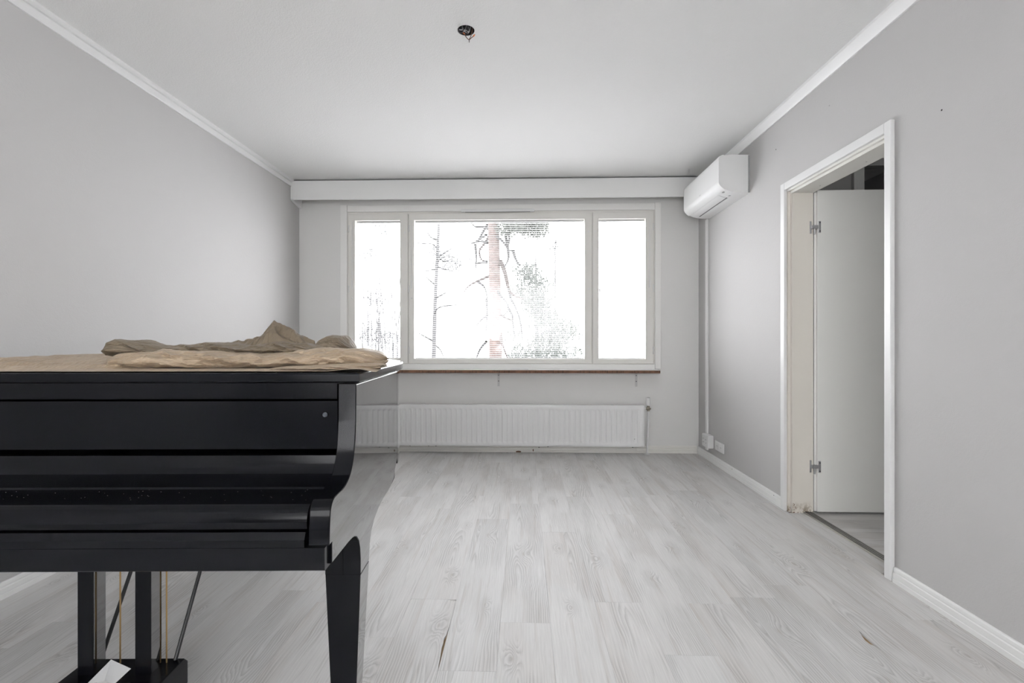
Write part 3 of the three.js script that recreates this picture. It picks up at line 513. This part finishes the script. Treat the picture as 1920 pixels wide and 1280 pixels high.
// ---------------------------------------------------------------- brown cloth cover pushed together on the lid
{
  const clothTex = dataTex(256, 256, (i, j) => { const w = ((i + j) % 3 === 0 ? -5 : 0) + 10 * (tileNoise(i, j, 256, 64, 21) - 0.5) + 16 * (tileNoise(i, j, 256, 8, 23) - 0.5); return [177 + w, 158 + w, 135 + w]; });
  const creaseTex = dataTex(512, 512, (i, j) => { const a = tileNoise(i + 20 * tileNoise(i, j, 512, 8, 31), j, 512, 14, 33), b = tileNoise(i, j + 14 * tileNoise(i, j, 512, 11, 35), 512, 30, 36); const v = 255 * (0.62 * (1 - Math.abs(2 * a - 1)) ** 2 + 0.38 * (1 - Math.abs(2 * b - 1)) ** 2); return [v, v, v]; }, false);
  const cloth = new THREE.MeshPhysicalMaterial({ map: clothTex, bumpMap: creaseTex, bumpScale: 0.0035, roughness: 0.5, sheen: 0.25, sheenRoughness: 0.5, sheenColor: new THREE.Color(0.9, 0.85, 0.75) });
  const O = new THREE.Vector3(-0.75, 0.9965, -1.45), at = O.clone().applyAxisAngle(new THREE.Vector3(0, 1, 0), TURN);
  const t = thing('cloth_cover', 'crumpled brown fabric cover lying on the piano lid', 'cloth', at.toArray()); t.rotation.y = TURN;
  const grid = (nu, nv, fn) => { const pos = [], uv = [], idx = []; for (let j = 0; j <= nv; j++) for (let i = 0; i <= nu; i++) { const p = fn(i / nu, j / nv); pos.push(p[0] - O.x, p[1] - O.y, p[2] - O.z); uv.push(p[3] ?? p[0] * 3, p[4] ?? p[2] * 3); } for (let j = 0; j < nv; j++) for (let i = 0; i < nu; i++) { const a = j * (nu + 1) + i; idx.push(a, a + 1, a + nu + 1, a + 1, a + nu + 2, a + nu + 1); } const g = new THREE.BufferGeometry(); g.setAttribute('position', new THREE.Float32BufferAttribute(pos, 3)); g.setAttribute('uv', new THREE.Float32BufferAttribute(uv, 2)); g.setIndex(idx); g.computeVertexNormals(); return g; };
  const top = 0.9970;
  // flat layer lying on the lid, wrinkled towards its left half, corner hanging over the right edge
  const flat = (lift) => (u, v) => {
    let x = lerp(-1.80, -0.318 - 0.03 * sstep(0, 0.22, v ** 1.3) - 0.5 * sstep(0.16, 0.5, v ** 1.3), u), zf = -1.262 - 0.006 * noise(x * 14, 1, 91) + 0.004 * sstep(-0.6, -0.35, x), z = lerp(zf, -2.35, v ** 1.3);
    const wr = 0.011 * ridge(x * 2.2 + 1, z * 16, 92) ** 3 + 0.007 * ridge(x * 4, z * 30 + 5, 93) ** 2, left = sstep(-0.85, -1.15, x) * sstep(-1.27, -1.42, z);
    let y = top + 0.0008 + left * wr * 1.5 + 0.0025 * fbm(x * 9, z * 9, 94, 3) * sstep(-1.262, -1.30, z);
    const over = sstep(-0.362, -0.318, x); y += 0.006 * sstep(-0.45, -0.37, x) - 0.0075 * over;
    return [x, y + lift, z];
  };
  part('flat_layer', grid(180, 60, flat(0.0006)), cloth, t);
  const key = (x, pts) => { if (x <= pts[0][0]) return pts[0][1]; for (let i = 1; i < pts.length; i++) if (x <= pts[i][0]) return lerp(pts[i - 1][1], pts[i][1], (x - pts[i - 1][0]) / (pts[i][0] - pts[i - 1][0])); return pts[pts.length - 1][1]; };
  // sharp creases: warped triangle waves running in several directions, 0 .. 1
  const tri = (v) => Math.abs(v - Math.floor(v) - 0.5) * 2;
  const crease = (p, q, s) => { let r = 0; for (let k = 0; k < 5; k++) { const a = hash(k, s, 7) * 3.14, f = 1 + 1.3 * hash(k, s, 9), w = 1.4 * noise(p * 0.7 + k * 3, q * 0.7, s + k); r += tri((p * Math.cos(a) + q * Math.sin(a)) * f * 0.5 + w) ** 1.6 * [0.34, 0.26, 0.18, 0.12, 0.10][k]; } return r; };
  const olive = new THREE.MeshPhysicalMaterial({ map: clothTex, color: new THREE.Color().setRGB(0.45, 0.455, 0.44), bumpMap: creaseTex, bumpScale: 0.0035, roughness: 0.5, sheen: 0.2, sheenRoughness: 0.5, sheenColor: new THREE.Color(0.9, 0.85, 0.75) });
  // a fold: a soft closed tube lying along x
  const fold = (name, mat, xa, xb, zc, rz, tops, base, seed, depth, endLen = 0.05) => part(name, grid(200, 60, (u, v) => {
    const x = lerp(xa, xb, u), e = clamp(Math.min(u, 1 - u) * (xb - xa) / endLen), end = Math.sqrt(1 - (1 - e) ** 2) * 0.98 + 0.02, a = v * Math.PI * 2 - Math.PI / 2;
    const h = key(x, tops) * 0.5, b = key(x, base), c = crease(x * 11 + a * 0.9, a * 0.55 - x * 2, seed) - 0.4, d = crease(x * 26 - a * 1.6, a * 0.8, seed + 5) - 0.4;
    const s = end * (0.96 + depth * c + depth * 0.35 * d), dy = Math.sin(a), dz = Math.cos(a), sq = Math.sign(dz) * Math.abs(dz) ** 0.7;
    return [x + 0.012 * (noise(a * 1.5, x * 6, seed + 8) - 0.5), top + b + Math.max(0.0006, h + dy * h * s), zc(x) + sq * rz * s, x * 3, a * 0.3];
  }), mat, t);
  fold('front_fold', cloth, -1.082, -0.326, (x) => -1.425 - 0.010 * Math.sin(x * 9), 0.085, [[-1.08, 0.040], [-1.02, 0.048], [-0.92, 0.052], [-0.80, 0.047], [-0.70, 0.044], [-0.65, 0.038], [-0.57, 0.050], [-0.46, 0.056], [-0.39, 0.055], [-0.33, 0.044]], [[-2, 0.002]], 201, 0.48);
  fold('under_fold', cloth, -0.62, -0.318, (x) => -1.36, 0.075, [[-0.62, 0.006], [-0.5, 0.012], [-0.33, 0.020]], [[-0.40, 0.001], [-0.345, 0.0005], [-0.318, 0.0]], 231, 0.2);
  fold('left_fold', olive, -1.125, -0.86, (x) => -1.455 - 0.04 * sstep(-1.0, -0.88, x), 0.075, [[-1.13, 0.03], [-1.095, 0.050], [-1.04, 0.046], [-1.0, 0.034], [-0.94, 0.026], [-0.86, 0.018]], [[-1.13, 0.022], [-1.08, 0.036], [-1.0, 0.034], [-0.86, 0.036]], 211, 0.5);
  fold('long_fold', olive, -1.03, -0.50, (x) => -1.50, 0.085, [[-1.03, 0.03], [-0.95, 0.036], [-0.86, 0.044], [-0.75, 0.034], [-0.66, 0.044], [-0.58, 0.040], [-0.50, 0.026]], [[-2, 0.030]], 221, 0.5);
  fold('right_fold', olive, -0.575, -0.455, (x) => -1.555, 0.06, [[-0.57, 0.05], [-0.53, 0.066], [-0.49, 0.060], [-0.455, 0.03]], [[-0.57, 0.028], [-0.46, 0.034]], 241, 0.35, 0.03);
  // peaked fold standing up at the back, its faces falling away in creased planes
  part('peaked_fold', grid(150, 80, (u, v) => {
    const x = lerp(-0.92, -0.52, u), z = lerp(-1.44, -1.74, v), h = key(x + 0.024, [[-0.90, 0.0], [-0.87, 0.05], [-0.82, 0.070], [-0.776, 0.078], [-0.718, 0.098], [-0.695, 0.128], [-0.683, 0.140], [-0.668, 0.134], [-0.646, 0.121], [-0.597, 0.097], [-0.558, 0.066], [-0.53, 0.03], [-0.50, 0.0]]);
    const q = 0.40, prof = v < q ? clamp(v / q) ** 0.75 : clamp((1 - v) / (1 - q)) ** 0.9, c = crease(x * 26 + 3, z * 26, 251) - 0.4, d = crease(x * 60, z * 60 + 2, 256) - 0.4;
    return [x + 0.01 * c, top + Math.max(0.0015, h * prof + (0.020 * c + 0.007 * d) * Math.min(1, h * prof * 14)), z + 0.012 * c];
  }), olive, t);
}

// ---------------------------------------------------------------- outdoors
{
  const ground = part('snowy_ground', new THREE.PlaneGeometry(240, 160, 40, 24).rotateX(-Math.PI / 2).translate(0, -3.4, -86), M.snow, scene); ground.userData.kind = 'structure';
  const gp = ground.geometry.attributes.position; for (let i = 0; i < gp.count; i++) gp.setY(i, gp.getY(i) + 0.5 * fbm(gp.getX(i) / 9, gp.getZ(i) / 9, 5, 3) - 0.3); ground.geometry.computeVertexNormals();
  const c = Math.cos(YAW), s = Math.sin(YAW);
  const at = (px, py, d) => { const a = (px - 953) / FOCAL * d, b = -(py - 635) / FOCAL * d; return [-s * d + c * a, EYE + b, -c * d - s * a]; };
  const bark = new THREE.MeshStandardMaterial({ roughness: 0.9, map: dataTex(128, 512, (i, j) => { const n = fbm(i / 10, j / 30, 301, 4), k = 0.72 + 0.5 * n; return [82 * k, 70 * k, 66 * k]; }) });
  const twigM = std(0.02, 0.019, 0.019, 0.9), greyBark = std(0.062, 0.061, 0.062, 0.9), needle = std(0.060, 0.066, 0.056, 0.9), needleB = std(0.058, 0.068, 0.058, 0.9), needleC = std(0.062, 0.063, 0.064, 0.9);
  const path = (pts, r0, r1, seg = 20, rad = 7) => { // tapering tube
    const cv = new THREE.CatmullRomCurve3(pts.map((p) => new THREE.Vector3(...p))), fr = cv.computeFrenetFrames(seg), pos = [], uv = [], idx = [];
    for (let i = 0; i <= seg; i++) { const p = cv.getPoint(i / seg), r = lerp(r0, r1, i / seg); for (let k = 0; k <= rad; k++) { const a = k / rad * Math.PI * 2, d = fr.normals[i].clone().multiplyScalar(Math.cos(a)).addScaledVector(fr.binormals[i], Math.sin(a)); pos.push(p.x + d.x * r, p.y + d.y * r, p.z + d.z * r); uv.push(k / rad, i / seg * 6); } }
    for (let i = 0; i < seg; i++) for (let k = 0; k < rad; k++) { const a = i * (rad + 1) + k, b = a + rad + 1; idx.push(a, b, a + 1, a + 1, b, b + 1); }
    const g = new THREE.BufferGeometry(); g.setAttribute('position', new THREE.Float32BufferAttribute(pos, 3)); g.setAttribute('uv', new THREE.Float32BufferAttribute(uv, 2)); g.setIndex(idx); g.computeVertexNormals(); return g;
  };
  const sprig = new THREE.ConeGeometry(0.011, 0.24, 4).translate(0, 0.11, 0);
  function foliage(name, spots, mat, parent, seed, droop = 0.3) { // spots: [px, py, depth, spread m, count]
    const r = rng(seed), n = spots.reduce((a, q) => a + q[4], 0), m = new THREE.InstancedMesh(sprig, mat, n), o = new THREE.Object3D(); let k = 0;
    for (const [px, py, d, sp, cnt] of spots) { const C = at(px, py, d); for (let i = 0; i < cnt; i++) {
      const u = r() * 2 - 1, ph = r() * 6.283, q = Math.sqrt(1 - u * u), rad = sp * Math.cbrt(r());
      o.position.set(C[0] + rad * q * Math.cos(ph), C[1] + rad * u * 0.55, C[2] + rad * q * Math.sin(ph)); o.rotation.set((r() - 0.5) * 2.6 + droop, r() * 6.283, (r() - 0.5) * 2.6); o.scale.setScalar(0.6 + r() * 0.9); o.updateMatrix(); m.setMatrixAt(k++, o.matrix); } }
    m.name = name; m.castShadow = m.receiveShadow = true; m.userData.kind = 'stuff'; parent.add(m); return m;
  }
  const d0 = 14;
  const pine = thing('pine_tree', 'tall pine with a pinkish trunk and bare crooked limbs outside the window', 'tree');
  part('trunk', path([at(926, 980, d0), at(929, 760, d0), at(929, 600, d0), at(927, 500, d0), at(925, 400, d0), at(922, 260, d0), at(918, 60, d0)], 0.20, 0.13, 40, 14), bark, pine);
  const limbs = [
    [[917, 428, 0], [905, 426, 0.2], [890, 424, 0.3], [884, 418, 0.4]], [[912, 440, 0], [900, 448, 0.3], [892, 455, 0.5]], [[914, 420, 0], [906, 434, 0.2], [898, 448, 0.4], [892, 452, 0.5]],
    [[917, 443, 0], [909, 456, 0.2], [899, 470, 0.3], [903, 487, 0.4], [914, 490, 0.3]], [[915, 455, 0], [900, 453, 0.4], [884, 456, 0.6]], [[891, 458, 0.5], [893, 480, 0.5], [892, 505, 0.6]], [[913, 491, 0], [903, 492, 0.2], [893, 494, 0.3]],
    [[918, 517, 0], [902, 524, 0.3], [885, 532, 0.5], [874, 541, 0.8], [869, 549, 1]], [[896, 528, 0.3], [908, 538, 0.3], [914, 560, 0.4]],
    [[928, 442, 0], [938, 448, -0.3], [947, 458, -0.5], [954, 468, -0.6], [965, 470, -0.7]], [[951, 462, -0.5], [955, 446, -0.6], [951, 438, -0.6]],
    [[938, 490, 0], [945, 505, -0.3], [950, 525, -0.5], [955, 545, -0.6], [968, 556, -0.8], [982, 560, -1]], [[953, 540, -0.6], [958, 560, -0.6], [966, 575, -0.8], [975, 600, -1], [980, 640, -1.1]],
    [[930, 540, 0], [940, 556, -0.3], [950, 567, -0.4], [953, 580, -0.5], [944, 592, -0.5]], [[952, 576, -0.5], [960, 590, -0.6], [962, 610, -0.6], [966, 635, -0.7]], [[937, 588, 0], [948, 596, -0.3], [960, 600, -0.5]],
    [[912, 560, 0.2], [913, 590, 0.3], [911, 625, 0.3]], [[914, 590, 0], [902, 600, 0.3], [892, 612, 0.5]], [[912, 640, 0], [900, 655, 0.3], [893, 672, 0.4]], [[938, 620, 0], [942, 645, -0.2], [952, 672, -0.3]], [[948, 440, 0], [953, 485, -0.3], [946, 500, -0.3]], [[962, 470, -0.6], [968, 488, -0.7], [976, 498, -0.8]],
  ];
  limbs.forEach((l, q) => part('limb', path(l.map(([x, y, d]) => at(x, y, d0 + d)), q === 11 ? 0.075 : 0.045, 0.018, 14, 6), q % 4 === 3 || q === 11 ? std(0.026, 0.018, 0.016, 0.9) : twigM, pine));
  foliage('needles', [[960, 400, 14, 0.7, 700], [985, 415, 14.4, 0.7, 800], [1000, 430, 14.2, 0.5, 500], [955, 430, 13.6, 0.4, 350], [990, 390, 13.8, 0.8, 700], [1040, 395, 14, 0.5, 200]], needle, pine, 401);
  const spruce = thing('spruce_tree', 'green bushy spruce with drooping boughs behind the pine trunk', 'tree');
  part('trunk', path([at(1010, 1050, 17), at(1008, 700, 17), at(1004, 480, 17)], 0.16, 0.02, 16, 9), greyBark, spruce);
  { const sp = [], r = rng(9); for (let k = 0; k < 60; k++) { const y = lerp(495, 700, (k + 0.5) / 60), half = lerp(14, 82, (y - 495) / 205), x = lerp(990, 1022, (y - 495) / 205) + (r() * 2 - 1) * half; sp.push([x, y + Math.abs(x - 1005) * 0.12, 17 + (r() - 0.5) * 2, lerp(0.42, 0.68, (y - 495) / 205), Math.round(lerp(60, 190, (y - 495) / 205))]); } foliage('needles', sp, needleB, spruce, 402, 0.8); }
  const far = thing('fir_tree', 'small dark fir top far behind the spruce', 'tree');
  part('trunk', path([at(1041, 900, 34), at(1041, 445, 34)], 0.22, 0.02, 10, 7), greyBark, far);
  foliage('needles', [[1041, 455, 34, 0.18, 60], [1040, 464, 34, 0.4, 150], [1040, 474, 34, 0.7, 260], [1046, 495, 34, 0.8, 160], [1047, 515, 34, 0.7, 160]], needleC, far, 403);
  const bare = thing('bare_tree', 'slender leafless tree with thin twigs left of the pine', 'tree');
  part('trunk', path([at(812, 900, 22), at(814, 640, 22), at(817, 540, 22), at(822, 440, 22), at(824, 360, 22)], 0.11, 0.05, 24, 8), greyBark, bare);
  [[[819, 500], [835, 505], [850, 508]], [[819, 505], [800, 507], [788, 506]], [[817, 535], [805, 525], [795, 515]], [[821, 450], [808, 445], [798, 430]], [[822, 470], [812, 458], [800, 457], [780, 455]], [[821, 482], [840, 470], [850, 464]], [[814, 590], [822, 577], [850, 572], [890, 573]], [[813, 640], [795, 630], [780, 622]], [[813, 645], [825, 655], [832, 670]], [[815, 560], [830, 552], [842, 545]], [[818, 475], [832, 490], [848, 485]], [[820, 490], [838, 480], [860, 485]]].forEach((l, q) => part('twig', path(l.map(([x, y], i) => at(x, y, 22 + (q % 3 - 1) * i * 0.4)), 0.045, 0.016, 10, 5), twigM, bare));
  foliage('fine_twigs', [[838, 492, 22, 0.7, 260], [850, 500, 22.5, 0.6, 180], [825, 475, 22, 0.5, 140], [875, 495, 23, 0.7, 160]], needleC, bare, 404, 0);
  const bushes = thing('birch_thicket', 'faint leafless thicket seen through the narrow left pane', 'shrub');
  { const r = rng(31); for (let k = 0; k < 26; k++) { const x = 672 + r() * 80, y = 690 - r() * 20, l = 60 + r() * 150, lean = (r() - 0.5) * 40, d = 18 + r() * 6; part('stem', path([at(x, y + 120, d), at(x + lean * 0.3, y - l * 0.4, d), at(x + lean, y - l, d + r() - 0.5)], 0.026, 0.010, 8, 5), greyBark, bushes); } }
  foliage('fine_twigs', [[690, 630, 20, 0.9, 320], [725, 640, 20, 0.8, 320], [705, 560, 20, 0.7, 200], [690, 480, 21, 0.6, 150], [720, 430, 21, 0.5, 120]], needleC, bushes, 405, 0);
}
renderer.render(scene, camera);
